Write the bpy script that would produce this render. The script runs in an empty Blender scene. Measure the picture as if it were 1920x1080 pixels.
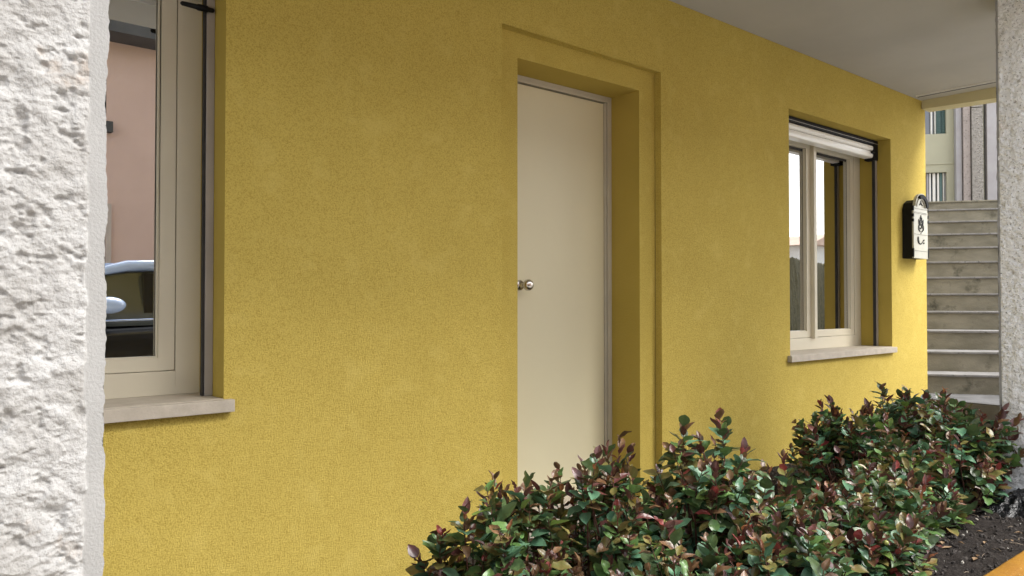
import bpy, bmesh, math, random
import numpy as np
from mathutils import Vector, Matrix, Euler

R = math.radians
C = bpy.context.scene.collection
S = bpy.context.scene

# ------------------------------------------------------------------ camera
cam_d = bpy.data.cameras.new('camera')
cam = bpy.data.objects.new('camera', cam_d)
C.objects.link(cam)
cam.location = (0, 0, 1.35)
cam.rotation_euler = (R(90) + math.atan(25 / 1450), 0, R(-40.3))
cam_d.sensor_width = 36
cam_d.lens = 1450 / 1920 * 36
cam_d.clip_start = 0.05
cam_d.clip_end = 600
S.camera = cam

# ------------------------------------------------------------------ sky and sun
SUN_EL, SUN_AZ = 49, 146          # azimuth measured like the sky texture, clockwise from +Y
world = bpy.data.worlds.new('World')
S.world = world
world.use_nodes = True
wt = world.node_tree
bg = wt.nodes['Background']
sky = wt.nodes.new('ShaderNodeTexSky')
sky.sky_type = 'NISHITA'
sky.sun_disc = False
sky.sun_elevation = R(SUN_EL)
sky.sun_rotation = R(SUN_AZ)
sky.air_density = 1.0
sky.dust_density = 1.8
sky.ozone_density = 1.0
hsv = wt.nodes.new('ShaderNodeHueSaturation')
hsv.inputs['Saturation'].default_value = 0.22
wt.links.new(sky.outputs[0], hsv.inputs['Color'])
wt.links.new(hsv.outputs[0], bg.inputs['Color'])
bg.inputs['Strength'].default_value = 0.15

sun_d = bpy.data.lights.new('sun', 'SUN')
sun_d.energy = 1.2
sun_d.angle = R(25)
sun_d.color = (1.0, 0.96, 0.9)
sun = bpy.data.objects.new('sun', sun_d)
C.objects.link(sun)
az = R(SUN_AZ)
sdir = Vector((math.sin(az) * math.cos(R(SUN_EL)), math.cos(az) * math.cos(R(SUN_EL)), math.sin(R(SUN_EL))))
sun.rotation_euler = sdir.to_track_quat('Z', 'Y').to_euler()

S.view_settings.view_transform = 'Standard'
S.view_settings.look = 'None'
S.view_settings.gamma = 1
S.view_settings.use_curve_mapping = False
S.view_settings.exposure = 1.76
S.cycles.use_denoising = True
S.cycles.max_bounces = 10
S.cycles.diffuse_bounces = 6
S.cycles.glossy_bounces = 5
S.cycles.transparent_max_bounces = 12
S.cycles.sample_clamp_indirect = 6

# ------------------------------------------------------------------ materials
MATS = {}

def nn(nt, typ, **kw):
    n = nt.nodes.new(typ)
    for k, v in kw.items():
        setattr(n, k, v)
    return n

def mat(name, col, rough=0.7, col2=None, nscale=5.0, ndetail=5, bump=None, bump2=None, spots=None,
        metal=0.0, spec=0.5, coat=0.0, grain=None, lo=0.35, hi=0.65, stretch=None):
    """procedural principled: col..col2 mixed by noise, fine grain, up to two bumps (scale, metres)"""
    m = bpy.data.materials.new(name)
    m.use_nodes = True
    nt = m.node_tree
    p = nt.nodes['Principled BSDF']
    p.inputs['Roughness'].default_value = rough
    p.inputs['Metallic'].default_value = metal
    p.inputs['Specular IOR Level'].default_value = spec
    p.inputs['Coat Weight'].default_value = coat
    tc = nn(nt, 'ShaderNodeTexCoord')
    src = tc.outputs['Object']
    if stretch:
        mp = nn(nt, 'ShaderNodeMapping')
        mp.inputs['Scale'].default_value = stretch
        nt.links.new(src, mp.inputs[0])
        src2 = mp.outputs[0]
    else:
        src2 = src
    def noise(scale, detail=4, rough_=0.55, vec=None):
        n = nn(nt, 'ShaderNodeTexNoise')
        n.inputs['Scale'].default_value = scale
        n.inputs['Detail'].default_value = detail
        n.inputs['Roughness'].default_value = rough_
        nt.links.new(vec or src, n.inputs['Vector'])
        return n.outputs['Fac']
    def ramp(fac, a, b):
        r = nn(nt, 'ShaderNodeMapRange')
        r.inputs['From Min'].default_value = a
        r.inputs['From Max'].default_value = b
        nt.links.new(fac, r.inputs['Value'])
        return r.outputs[0]
    def mix(fac, a, b):
        x = nn(nt, 'ShaderNodeMix', data_type='RGBA')
        for s, v in ((x.inputs[0], fac), (x.inputs[6], a), (x.inputs[7], b)):
            if isinstance(v, (tuple, list)):
                s.default_value = (*v, 1)
            elif isinstance(v, (int, float)):
                s.default_value = v
            else:
                nt.links.new(v, s)
        return x.outputs[2]
    c = col
    if col2:
        c = mix(ramp(noise(nscale, ndetail, vec=src2), lo, hi), col, col2)
    if grain:                                  # (scale, darker colour, threshold lo, hi)
        c = mix(ramp(noise(grain[0], 2), grain[2], grain[3]), c, grain[1])
    if spots:
        c = mix(ramp(noise(spots[0], 5, 0.65), spots[2], spots[3]), c, spots[1])
    if isinstance(c, (tuple, list)):
        p.inputs['Base Color'].default_value = (*c, 1)
    else:
        nt.links.new(c, p.inputs['Base Color'])
    prev = None
    for b in (bump, bump2):
        if b:
            bn = nn(nt, 'ShaderNodeBump')
            bn.inputs['Strength'].default_value = 1.0
            bn.inputs['Distance'].default_value = b[1]
            nt.links.new(noise(b[0], b[2] if len(b) > 2 else 3), bn.inputs['Height'])
            if prev:
                nt.links.new(prev, bn.inputs['Normal'])
            prev = bn.outputs[0]
    if prev:
        nt.links.new(prev, p.inputs['Normal'])
    MATS[name] = m
    return m

M_wall = mat('yellow_stucco', (0.57, 0.436, 0.106), 0.93, (0.53, 0.403, 0.096), 2.6, 8,
             grain=(230, (0.33, 0.24, 0.042), 0.44, 0.80), bump=(205, 0.0030, 6), bump2=(40, 0.0015, 4), spec=0.12,
             spots=(9, (0.60, 0.468, 0.128), 0.54, 0.85), lo=0.30, hi=0.70)
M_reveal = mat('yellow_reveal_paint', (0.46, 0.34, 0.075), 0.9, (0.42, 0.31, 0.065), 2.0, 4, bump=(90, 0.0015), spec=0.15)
M_soffit = mat('soffit_paint', (0.47, 0.455, 0.42), 0.9, (0.425, 0.41, 0.38), 1.4, 6, bump=(120, 0.001), spec=0.1)
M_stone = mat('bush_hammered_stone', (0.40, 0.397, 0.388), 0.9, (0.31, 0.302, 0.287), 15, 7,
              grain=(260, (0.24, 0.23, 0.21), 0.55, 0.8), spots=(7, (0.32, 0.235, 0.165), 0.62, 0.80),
              bump=(150, 0.0035, 4), spec=0.2)  # near pillar: white stone darkened to offset the strong open light
M_stone_far = mat('bush_hammered_stone_lightened', (0.88, 0.88, 0.87), 0.9, (0.82, 0.82, 0.81), 16, 7,
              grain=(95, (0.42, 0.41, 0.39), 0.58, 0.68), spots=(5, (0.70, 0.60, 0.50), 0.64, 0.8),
              bump=(90, 0.010, 4), bump2=(40, 0.010, 4), spec=0.2)  # far pillar: same stone, colour lightened to make up for its shaded side
M_margin = mat('smooth_stone_margin', (0.315, 0.312, 0.302), 0.8, (0.285, 0.282, 0.272), 16, 5,
               grain=(420, (0.32, 0.32, 0.31), 0.6, 0.75), bump=(240, 0.0012), spec=0.25)
M_frame = mat('cream_window_paint', (0.67, 0.62, 0.485), 0.42, (0.64, 0.59, 0.46), 3, 3, spec=0.45)
M_door = mat('cream_door_enamel', (0.71, 0.65, 0.445), 0.38, (0.68, 0.62, 0.42), 1.2, 3, spec=0.45, bump=(6, 0.002, 2))
M_doorframe = mat('door_frame_metal', (0.56, 0.51, 0.40), 0.4, (0.52, 0.475, 0.375), 4, 3, spec=0.5)
M_sill = mat('sill_stone', (0.49, 0.435, 0.355), 0.55, (0.41, 0.36, 0.29), 18, 6, grain=(150, (0.40, 0.35, 0.30), 0.6, 0.75),
             bump=(120, 0.0006), spec=0.35)
M_guide = mat('anodised_guide_rail', (0.42, 0.39, 0.36), 0.4, (0.37, 0.345, 0.32), 5, 3, metal=0.3)
M_black = mat('black_plastic', (0.006, 0.006, 0.007), 0.6, (0.009, 0.009, 0.010), 20, 3, spec=0.2)
M_gasket = mat('black_rubber_gasket', (0.015, 0.014, 0.013), 0.7, (0.025, 0.022, 0.02), 20, 3)
M_cass = mat('white_aluminium_cassette', (0.88, 0.87, 0.82), 0.3, (0.86, 0.85, 0.80), 6, 3, spec=0.6)
M_steel = mat('satin_nickel', (0.62, 0.58, 0.52), 0.22, (0.55, 0.51, 0.46), 30, 3, metal=1.0)
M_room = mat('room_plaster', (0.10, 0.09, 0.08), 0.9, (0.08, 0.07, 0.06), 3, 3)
M_curtain = mat('olive_brown_curtain', (0.30, 0.25, 0.15), 0.9, (0.24, 0.19, 0.11), 6, 4, stretch=(8, 8, 0.4))
M_curtain2 = mat('pale_green_curtain', (0.46, 0.46, 0.37), 0.9, (0.38, 0.38, 0.30), 6, 4, stretch=(8, 8, 0.4))
M_soil = mat('garden_soil', (0.042, 0.035, 0.031), 0.95, (0.024, 0.020, 0.018), 12, 8,
             grain=(90, (0.075, 0.067, 0.06), 0.60, 0.72), spots=(30, (0.055, 0.048, 0.042), 0.55, 0.7),
             bump=(60, 0.02, 5), bump2=(220, 0.006, 4), spec=0.1)
M_curb = mat('yellow_painted_concrete', (0.33, 0.160, 0.011), 0.8, (0.24, 0.105, 0.007), 9, 7, bump=(90, 0.004, 4),
             grain=(120, (0.40, 0.25, 0.06), 0.60, 0.74), spots=(22, (0.22, 0.105, 0.015), 0.60, 0.75), spec=0.2)
M_chip = mat('white_stone_chip', (0.66, 0.63, 0.56), 0.8, (0.45, 0.41, 0.35), 60, 4, bump=(120, 0.002))
M_twig = mat('dry_twig', (0.22, 0.16, 0.10), 0.85, (0.35, 0.28, 0.20), 40, 4)
M_clod = mat('soil_clod', (0.035, 0.029, 0.026), 0.95, (0.07, 0.06, 0.053), 70, 5, bump=(200, 0.004))
M_litter = mat('dead_leaf', (0.20, 0.12, 0.06), 0.8, (0.30, 0.20, 0.11), 40, 4)
M_stair = mat('weathered_concrete_riser', (0.27, 0.252, 0.20), 0.9, (0.18, 0.168, 0.13), 3.5, 8, bump=(60, 0.003, 4),
              spots=(5.5, (0.085, 0.082, 0.062), 0.56, 0.72), stretch=(1, 1, 2.5), spec=0.2)
M_tread = mat('pale_stone_tread', (0.26, 0.255, 0.255), 0.75, (0.18, 0.175, 0.17), 6, 7, bump=(60, 0.002), grain=(40, (0.12, 0.118, 0.115), 0.58, 0.72))
M_flag = mat('grey_flagstone', (0.17, 0.17, 0.175), 0.95, (0.11, 0.11, 0.112), 5, 6, bump=(60, 0.002), spec=0.08)
M_pave = mat('pale_paving', (0.17, 0.165, 0.155), 0.8, (0.12, 0.115, 0.105), 5, 6, bump=(60, 0.002))
M_road = mat('pale_stone_street', (0.42, 0.405, 0.38), 0.9, (0.35, 0.34, 0.32), 1.2, 8, bump=(70, 0.006, 4))
M_walk = mat('concrete_walkway', (0.62, 0.60, 0.56), 0.85, (0.57, 0.55, 0.515), 2, 6, bump=(80, 0.002))
M_pink = mat('pink_render', (0.68, 0.50, 0.43), 0.9, (0.63, 0.46, 0.395), 1.5, 6, bump=(80, 0.002), spec=0.1)
M_eave = mat('grey_eave_board', (0.085, 0.085, 0.085), 0.7, (0.065, 0.065, 0.065), 3, 3)
M_trim = mat('pale_trim', (0.58, 0.50, 0.44), 0.8, (0.50, 0.43, 0.38), 3, 4)
M_cream = mat('cream_render', (0.40, 0.39, 0.29), 0.9, (0.36, 0.35, 0.265), 1.0, 6, bump=(60, 0.002), spec=0.1)
M_beam = mat('pale_yellow_beam_paint', (0.62, 0.56, 0.34), 0.9, (0.58, 0.52, 0.32), 2.0, 5, bump=(60, 0.001), spec=0.1)
M_lilac = mat('lilac_grey_stone', (0.36, 0.35, 0.36), 0.85, (0.32, 0.305, 0.315), 5, 7, bump=(60, 0.002))
M_rose = mat('rose_grey_stone', (0.36, 0.31, 0.285), 0.85, (0.30, 0.26, 0.24), 8, 7, bump=(60, 0.002), grain=(30, (0.19, 0.165, 0.155), 0.55, 0.7))
M_grain = mat('grey_hammered_stone', (0.30, 0.28, 0.255), 0.9, (0.22, 0.205, 0.185), 22, 6, bump=(40, 0.012, 4), grain=(35, (0.12, 0.11, 0.10), 0.55, 0.68))
M_teal = mat('teal_shutter_paint', (0.065, 0.125, 0.12), 0.6, (0.09, 0.155, 0.15), 5, 4)
M_glassdark = mat('dark_blue_window_glass', (0.07, 0.085, 0.11), 0.1, (0.12, 0.13, 0.16), 2, 3, spec=0.8)
M_white = mat('white_paint', (0.75, 0.74, 0.70), 0.6, (0.68, 0.67, 0.63), 4, 4)
M_roof = mat('orange_roof_tiles', (0.62, 0.46, 0.36), 0.85, (0.55, 0.40, 0.31), 3, 5)
M_car = mat('sky_sheen_car_paint', (0.52, 0.66, 0.95), 0.18, (0.50, 0.64, 0.93), 3, 2, coat=1.0)  # sky reflection put into the colour of roof, rails and mirror
M_cardark = mat('black_car_paint', (0.010, 0.010, 0.012), 0.25, (0.012, 0.012, 0.014), 3, 2, coat=0.3)
M_carglass = mat('tinted_car_glass', (0.055, 0.06, 0.05), 0.08, (0.065, 0.07, 0.06), 3, 2, spec=0.6)
M_chrome = mat('chrome_strip', (0.62, 0.72, 0.95), 0.12, (0.6, 0.70, 0.92), 3, 2, metal=1.0)
M_tyre = mat('tyre_rubber', (0.02, 0.02, 0.02), 0.85, (0.03, 0.03, 0.03), 10, 3)
M_box = mat('black_mailbox_enamel', (0.007, 0.007, 0.006), 0.65, (0.010, 0.009, 0.008), 20, 3, spec=0.2)
M_boxfront = mat('ivory_mailbox_enamel', (0.47, 0.455, 0.37), 0.35, (0.42, 0.405, 0.33), 12, 3)
M_film = mat('black_plastic_film', (0.006, 0.006, 0.007), 0.25, (0.009, 0.009, 0.010), 20, 3, spec=0.5, bump=(60, 0.01, 3))
M_stem = mat('reddish_brown_stem', (0.12, 0.045, 0.03), 0.6, (0.075, 0.04, 0.028), 30, 3)
M_stemgrey = mat('grey_brown_branch', (0.13, 0.10, 0.075), 0.85, (0.085, 0.065, 0.05), 30, 3)
M_berry = mat('yellow_green_fruit', (0.36, 0.36, 0.10), 0.4, (0.28, 0.32, 0.08), 20, 3)

def leaf_mat(name, c1, c2, rough=0.45, trans=0.12, coat=0.0):
    m = mat(name, c1, rough, c2, 22, 3, spec=0.5, coat=coat, bump=(70, 0.0012, 2))
    p = m.node_tree.nodes['Principled BSDF']
    nt = m.node_tree
    oi = nt.nodes.new('ShaderNodeObjectInfo')
    hs = nt.nodes.new('ShaderNodeHueSaturation')
    mr = nt.nodes.new('ShaderNodeMapRange')
    mr.inputs['To Min'].default_value = 0.65
    mr.inputs['To Max'].default_value = 1.35
    nt.links.new(oi.outputs['Random'], mr.inputs['Value'])
    nt.links.new(mr.outputs[0], hs.inputs['Value'])
    src = p.inputs['Base Color'].links[0].from_socket
    nt.links.new(src, hs.inputs['Color'])
    nt.links.new(hs.outputs[0], p.inputs['Base Color'])
    tr = nt.nodes.new('ShaderNodeBsdfTranslucent')
    nt.links.new(hs.outputs[0], tr.inputs['Color'])
    mx = nt.nodes.new('ShaderNodeMixShader')
    mx.inputs[0].default_value = trans
    out = nt.nodes['Material Output']
    nt.links.new(p.outputs[0], mx.inputs[1])
    nt.links.new(tr.outputs[0], mx.inputs[2])
    nt.links.new(mx.outputs[0], out.inputs['Surface'])
    return m

LM = dict(
    dark=leaf_mat('leaf_dark_green', (0.052, 0.089, 0.038), (0.079, 0.122, 0.044), 0.33),
    green=leaf_mat('leaf_mid_green', (0.094, 0.194, 0.061), (0.129, 0.216, 0.063), 0.35),
    teal=leaf_mat('leaf_blue_green', (0.091, 0.216, 0.128), (0.137, 0.259, 0.147), 0.36),
    olive=leaf_mat('leaf_olive', (0.160, 0.166, 0.051), (0.199, 0.137, 0.049), 0.35),
    light=leaf_mat('leaf_light_green', (0.195, 0.287, 0.061), (0.140, 0.230, 0.056), trans=0.25),
    bronze=leaf_mat('leaf_bronze', (0.183, 0.090, 0.046), (0.110, 0.081, 0.041), 0.35),
    maroon=leaf_mat('leaf_maroon', (0.134, 0.039, 0.037), (0.085, 0.048, 0.039), 0.33),
    red=leaf_mat('leaf_red', (0.300, 0.050, 0.045), (0.200, 0.055, 0.045), trans=0.2),
    orange=leaf_mat('leaf_orange', (0.330, 0.140, 0.060), (0.240, 0.090, 0.045), trans=0.25),
    yellow=leaf_mat('leaf_pale_yellow', (0.42, 0.38, 0.14), (0.32, 0.32, 0.12), trans=0.25),
)

def glass_mat(name, refl, tint=(0.75, 0.78, 0.76)):
    m = bpy.data.materials.new(name)
    m.use_nodes = True
    nt = m.node_tree
    nt.nodes.remove(nt.nodes['Principled BSDF'])
    tr = nt.nodes.new('ShaderNodeBsdfTransparent')
    tr.inputs[0].default_value = (*tint, 1)
    gl = nt.nodes.new('ShaderNodeBsdfGlossy')
    gl.inputs['Roughness'].default_value = 0.0
    fr = nt.nodes.new('ShaderNodeFresnel')
    fr.inputs[0].default_value = 1.5
    ad = nt.nodes.new('ShaderNodeMath')
    ad.operation = 'MULTIPLY_ADD'
    ad.inputs[1].default_value = 1.8
    ad.inputs[2].default_value = refl
    ad.use_clamp = True
    nt.links.new(fr.outputs[0], ad.inputs[0])
    mx = nt.nodes.new('ShaderNodeMixShader')
    nt.links.new(ad.outputs[0], mx.inputs[0])
    nt.links.new(tr.outputs[0], mx.inputs[1])
    nt.links.new(gl.outputs[0], mx.inputs[2])
    nt.links.new(mx.outputs[0], nt.nodes['Material Output'].inputs['Surface'])
    return m
M_glass = glass_mat('coated_window_glass', 0.66)

# ------------------------------------------------------------------ helpers
def link(name, me, parent=None, m=None):
    if m is not None and not me.materials:
        me.materials.append(m)
    o = bpy.data.objects.new(name, me)
    C.objects.link(o)
    if parent is not None:
        o.parent = parent
    return o

def tag(o, label=None, cat=None, group=None, kind=None):
    if label: o['label'] = label
    if cat: o['category'] = cat
    if group: o['group'] = group
    if kind: o['kind'] = kind
    return o

def empty(name, loc=(0, 0, 0), rz=0):
    o = bpy.data.objects.new(name, None)
    o.empty_display_size = 0.1
    C.objects.link(o)
    o.location = loc
    o.rotation_euler = (0, 0, rz)
    return o

class MB:
    def __init__(s): s.bm = bmesh.new()
    def box(s, x0, x1, y0, y1, z0, z1, mi=0):
        v = [s.bm.verts.new(p) for p in ((x0, y0, z0), (x1, y0, z0), (x1, y1, z0), (x0, y1, z0),
                                         (x0, y0, z1), (x1, y0, z1), (x1, y1, z1), (x0, y1, z1))]
        for f in ((0, 3, 2, 1), (4, 5, 6, 7), (0, 1, 5, 4), (1, 2, 6, 5), (2, 3, 7, 6), (3, 0, 4, 7)):
            fc = s.bm.faces.new([v[i] for i in f]); fc.material_index = mi
        return s
    def quad(s, *p, mi=0):
        fc = s.bm.faces.new([s.bm.verts.new(q) for q in p]); fc.material_index = mi
        return s
    def prism(s, pts, y0, y1, mi=0):               # polygon in XZ extruded along Y
        a = [s.bm.verts.new((x, y0, z)) for x, z in pts]
        b = [s.bm.verts.new((x, y1, z)) for x, z in pts]
        n = len(pts)
        fs = [s.bm.faces.new(a), s.bm.faces.new(b[::-1])]
        for i in range(n):
            fs.append(s.bm.faces.new((a[(i + 1) % n], a[i], b[i], b[(i + 1) % n])))
        for f in fs: f.material_index = mi
        return s
    def tube(s, pts, rad, seg=6, cap=True):
        rings = []
        n = len(pts)
        for i, p in enumerate(pts):
            p = Vector(p)
            d = (Vector(pts[min(i + 1, n - 1)]) - Vector(pts[max(i - 1, 0)])).normalized()
            u = d.cross(Vector((0, 0, 1)))
            if u.length < 1e-3: u = Vector((1, 0, 0))
            u.normalize(); w = d.cross(u)
            r = rad[i] if isinstance(rad, (list, tuple)) else rad
            rings.append([s.bm.verts.new(p + (u * math.cos(2 * math.pi * k / seg) + w * math.sin(2 * math.pi * k / seg)) * r) for k in range(seg)])
        for a, b in zip(rings, rings[1:]):
            for k in range(seg):
                f = s.bm.faces.new((a[k], a[(k + 1) % seg], b[(k + 1) % seg], b[k])); f.smooth = True
        if cap and seg > 2:
            s.bm.faces.new(rings[0][::-1]); s.bm.faces.new(rings[-1])
        return s
    def lathe(s, prof, axis='y', seg=24, loc=(0, 0, 0)):   # prof: (distance along axis, radius)
        rings = []
        for t, r in prof:
            ring = []
            for k in range(seg):
                a = 2 * math.pi * k / seg
                c, d = math.cos(a) * r, math.sin(a) * r
                p = {'y': (c, t, d), 'x': (t, c, d), 'z': (c, d, t)}[axis]
                ring.append(s.bm.verts.new(Vector(p) + Vector(loc)))
            rings.append(ring)
        for a, b in zip(rings, rings[1:]):
            for k in range(seg):
                f = s.bm.faces.new((a[k], a[(k + 1) % seg], b[(k + 1) % seg], b[k])); f.smooth = True
        s.bm.faces.new(rings[0]); s.bm.faces.new(rings[-1][::-1])
        return s
    def build(s, name, m, parent=None, bevel=0.0, seg=2, recalc=True):
        bm = s.bm
        if bevel:
            bmesh.ops.remove_doubles(bm, verts=bm.verts, dist=1e-6)
            es = [e for e in bm.edges if e.is_manifold and e.calc_face_angle(0) > 0.5]
            bmesh.ops.bevel(bm, geom=es, offset=bevel, segments=seg, profile=0.7, affect='EDGES', clamp_overlap=True)
        if recalc:
            bmesh.ops.recalc_face_normals(bm, faces=bm.faces)
        me = bpy.data.meshes.new(name)
        bm.to_mesh(me); bm.free()
        for x in (m if isinstance(m, (list, tuple)) else [m]):
            me.materials.append(x)
        return link(name, me, parent)

def vnoise(x, y, seed):
    xi = np.floor(x).astype(np.int64); yi = np.floor(y).astype(np.int64)
    fx = x - xi; fy = y - yi
    fx = fx * fx * (3 - 2 * fx); fy = fy * fy * (3 - 2 * fy)
    def h(a, b):
        n = (a * 374761393 + b * 668265263 + seed * 1442695041) & 0x7fffffff
        n = ((n ^ (n >> 13)) * 1274126177) & 0x7fffffff
        return ((n ^ (n >> 16)) & 0xffff) / 65535.0
    return (h(xi, yi) * (1 - fx) + h(xi + 1, yi) * fx) * (1 - fy) + (h(xi, yi + 1) * (1 - fx) + h(xi + 1, yi + 1) * fx) * fy

def fbm(x, y, seed=0, octv=5, gain=0.5):
    r = 0; a = 1.0; t = 0
    for i in range(octv):
        r = r + a * vnoise(x * 2 ** i + 17 * i, y * 2 ** i - 9 * i, seed + i * 7)
        t += a; a *= gain
    return r / t

def grid_mesh(name, P, m, parent=None, smooth=True):     # P: (rows, cols, 3)
    r, c, _ = P.shape
    idx = np.arange(r * c).reshape(r, c)
    q = np.stack([idx[:-1, :-1], idx[:-1, 1:], idx[1:, 1:], idx[1:, :-1]], -1).reshape(-1, 4)
    me = bpy.data.meshes.new(name)
    me.vertices.add(r * c); me.vertices.foreach_set('co', P.reshape(-1).astype(np.float32))
    me.loops.add(q.size); me.loops.foreach_set('vertex_index', q.reshape(-1).astype(np.int32))
    me.polygons.add(len(q)); me.polygons.foreach_set('loop_start', np.arange(0, q.size, 4, dtype=np.int32))
    me.polygons.foreach_set('use_smooth', np.full(len(q), smooth))
    me.update(calc_edges=True)
    return link(name, me, parent, m)

# ------------------------------------------------------------------ the setting
W = 2.75            # wall plane (Y); X runs along the wall to the right
o = MB().quad((-120, -120, 0), (160, -120, 0), (160, 120, 0), (-120, 120, 0)).build('road', M_road); tag(o, kind='structure')
o = MB().box(-8, 14, -0.9, 0.98, 0.004, 0.12).build('pavement', M_walk, bevel=0.01); tag(o, kind='structure')

# soil bed
xs = np.linspace(-4, 6.99, 700); ys = np.linspace(1.085, 2.745, 150)
X, Y = np.meshgrid(xs, ys)
Z = 0.262 + 0.05 * (fbm(X * 2.3, Y * 2.3, 3, 3) - 0.5) + 0.030 * (fbm(X * 16, Y * 16, 9, 4, 0.6) - 0.5)
Z += 0.035 * np.clip((X - 4.0) / 2, 0, 1) - 0.062 * np.clip((3.6 - X) / 1.9, 0, 1)
def soil_z(x, y):
    i = int(np.clip((x + 4) / 10.99 * 699, 0, 699)); j = int(np.clip((y - 1.085) / 1.66 * 149, 0, 149))
    return float(Z[j, i])
o = grid_mesh('soil', np.stack([X, Y, Z], -1), M_soil); tag(o, kind='structure')
o = MB().box(6.995, 12.5, 0.98, 9, 0.0, 0.51).build('landing', M_pave, bevel=0.008); tag(o, kind='structure')
# joints of the landing slabs are real gaps: individual flagstones on it near the stairs
land = o
fm = None
for i in range(6):
    for j in range(7):
        x0, y0 = 6.99 + i * 0.9, 1.6 + j * 0.6
        b = MB().box(-0.445, 0.445, -0.295, 0.295, 0, 0.012)
        if fm is None:
            fo = b.build('flagstone', M_flag, land, bevel=0.003); fm = fo.data
        else:
            b.bm.free(); fo = link('flagstone', fm, land)
        fo.location = (x0 + 0.45, y0 + 0.3, 0.506 + 0.001 * ((i * 3 + j) % 3))

# ------------------------------------------------------------------ yellow building
bld = empty('yellow_building', (3, W, 0))
tag(bld, 'mustard yellow rendered building with cream door and two recessed windows', 'building')
def off(o):            # children are modelled in world coordinates
    o.location = (-3, -W, 0); return o

RX0, RX1, RZ = 2.272, 3.427, 2.637      # shallow recess round the door
DX0, DX1, DZ = 2.405, 3.293, 2.517      # door opening
RD = 0.045
WIN = [(-0.54, 0.995, 1.005, 2.65), (4.775, 6.312, 0.988, 2.65)]
XE, ZT = 6.985, 3.056
b = MB()
cols = sorted([-5.0, RX0, RX1, XE] + [w[0] for w in WIN] + [w[1] for w in WIN])
for x0, x1 in zip(cols, cols[1:]):
    hole = None
    for w in WIN:
        if abs(w[0] - x0) < 1e-6: hole = (w[2], w[3])
    if abs(x0 - RX0) < 1e-6: hole = (-0.01, RZ)
    if hole:
        if hole[0] > 0: b.quad((x0, W, 0), (x1, W, 0), (x1, W, hole[0]), (x0, W, hole[0]))
        b.quad((x0, W, hole[1]), (x1, W, hole[1]), (x1, W, ZT), (x0, W, ZT))
    else:
        b.quad((x0, W, 0), (x1, W, 0), (x1, W, ZT), (x0, W, ZT))
# recess plane round the door and its returns
Y1 = W + RD
b.quad((RX0, Y1, 0), (DX0, Y1, 0), (DX0, Y1, RZ), (RX0, Y1, RZ))
b.quad((DX1, Y1, 0), (RX1, Y1, 0), (RX1, Y1, RZ), (DX1, Y1, RZ))
b.quad((DX0, Y1, DZ), (DX1, Y1, DZ), (DX1, Y1, RZ), (DX0, Y1, RZ))
b.quad((RX1, W, 0), (RX1, Y1, 0), (RX1, Y1, RZ), (RX1, W, RZ))
b.quad((RX0, W, 0), (RX0, Y1, 0), (RX0, Y1, RZ), (RX0, W, RZ))
b.quad((RX0, W, RZ), (RX1, W, RZ), (RX1, Y1, RZ), (RX0, Y1, RZ))
b.quad((XE, W, 0), (XE, 7, 0), (XE, 7, ZT), (XE, W, ZT))
bmesh.ops.remove_doubles(b.bm, verts=b.bm.verts, dist=1e-5)
es = [e for e in b.bm.edges if e.is_manifold and e.calc_face_angle(0) > 0.5]
bmesh.ops.bevel(b.bm, geom=es, offset=0.004, segments=2, profile=0.6, affect='EDGES')
wall = off(b.build('wall', M_wall, bld))
Y2 = 3.016
def reveal(x0, x1, y0, y1, z0, z1, floor):
    b = MB()
    b.quad((x0, y0, z0), (x0, y1, z0), (x0, y1, z1), (x0, y0, z1))
    b.quad((x1, y0, z0), (x1, y1, z0), (x1, y1, z1), (x1, y0, z1))
    b.quad((x0, y0, z1), (x1, y0, z1), (x1, y1, z1), (x0, y1, z1))
    if floor: b.quad((x0, y0, z0), (x1, y0, z0), (x1, y1, z0), (x0, y1, z0))
    bmesh.ops.remove_doubles(b.bm, verts=b.bm.verts, dist=1e-5)
    off(b.build('reveal', M_reveal, bld))
reveal(DX0, DX1, Y1, 3.1, 0, DZ, False)
for w in WIN: reveal(w[0], w[1], W, 3.07, w[2], w[3], True)
# inner shell keeps the rooms dark
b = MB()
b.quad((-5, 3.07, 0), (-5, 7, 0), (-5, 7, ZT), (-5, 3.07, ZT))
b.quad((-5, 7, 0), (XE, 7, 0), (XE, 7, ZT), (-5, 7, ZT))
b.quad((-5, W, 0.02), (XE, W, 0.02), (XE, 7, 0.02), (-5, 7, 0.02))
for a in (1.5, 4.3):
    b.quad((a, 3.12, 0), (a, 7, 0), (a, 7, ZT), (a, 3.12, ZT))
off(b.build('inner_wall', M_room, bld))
off(MB().box(-5, 6.90, 0.94, W - 0.002, ZT, 3.36).build('soffit_slab', M_soffit, bld, bevel=0.006))
off(MB().box(-5, XE, W, 7.05, ZT, 6.6).build('upper_storey', M_wall, bld))
off(MB().box(6.672, 6.684, 1.0, 2.70, ZT - 0.012, ZT + 0.001).build('drip_strip', M_white, bld))
off(MB().box(6.692, 6.724, 1.0, 2.70, ZT - 0.0105, ZT + 0.001).build('drip_groove', M_eave, bld))

# the pale yellow beam at the open end, deeper towards the street
b = MB()
b.prism([(0.96, 3.056), (2.745, 3.06), (2.745, 2.985), (0.96, 2.93)], 0, 0.16)
o = b.build('end_beam', M_beam, bld)
me = o.data
for v in me.vertices:                       # local X -> world Y, local Y -> world X
    x, y, z = v.co
    v.co = (6.90 + y, x, z)
me.flip_normals()
off(o)

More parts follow.
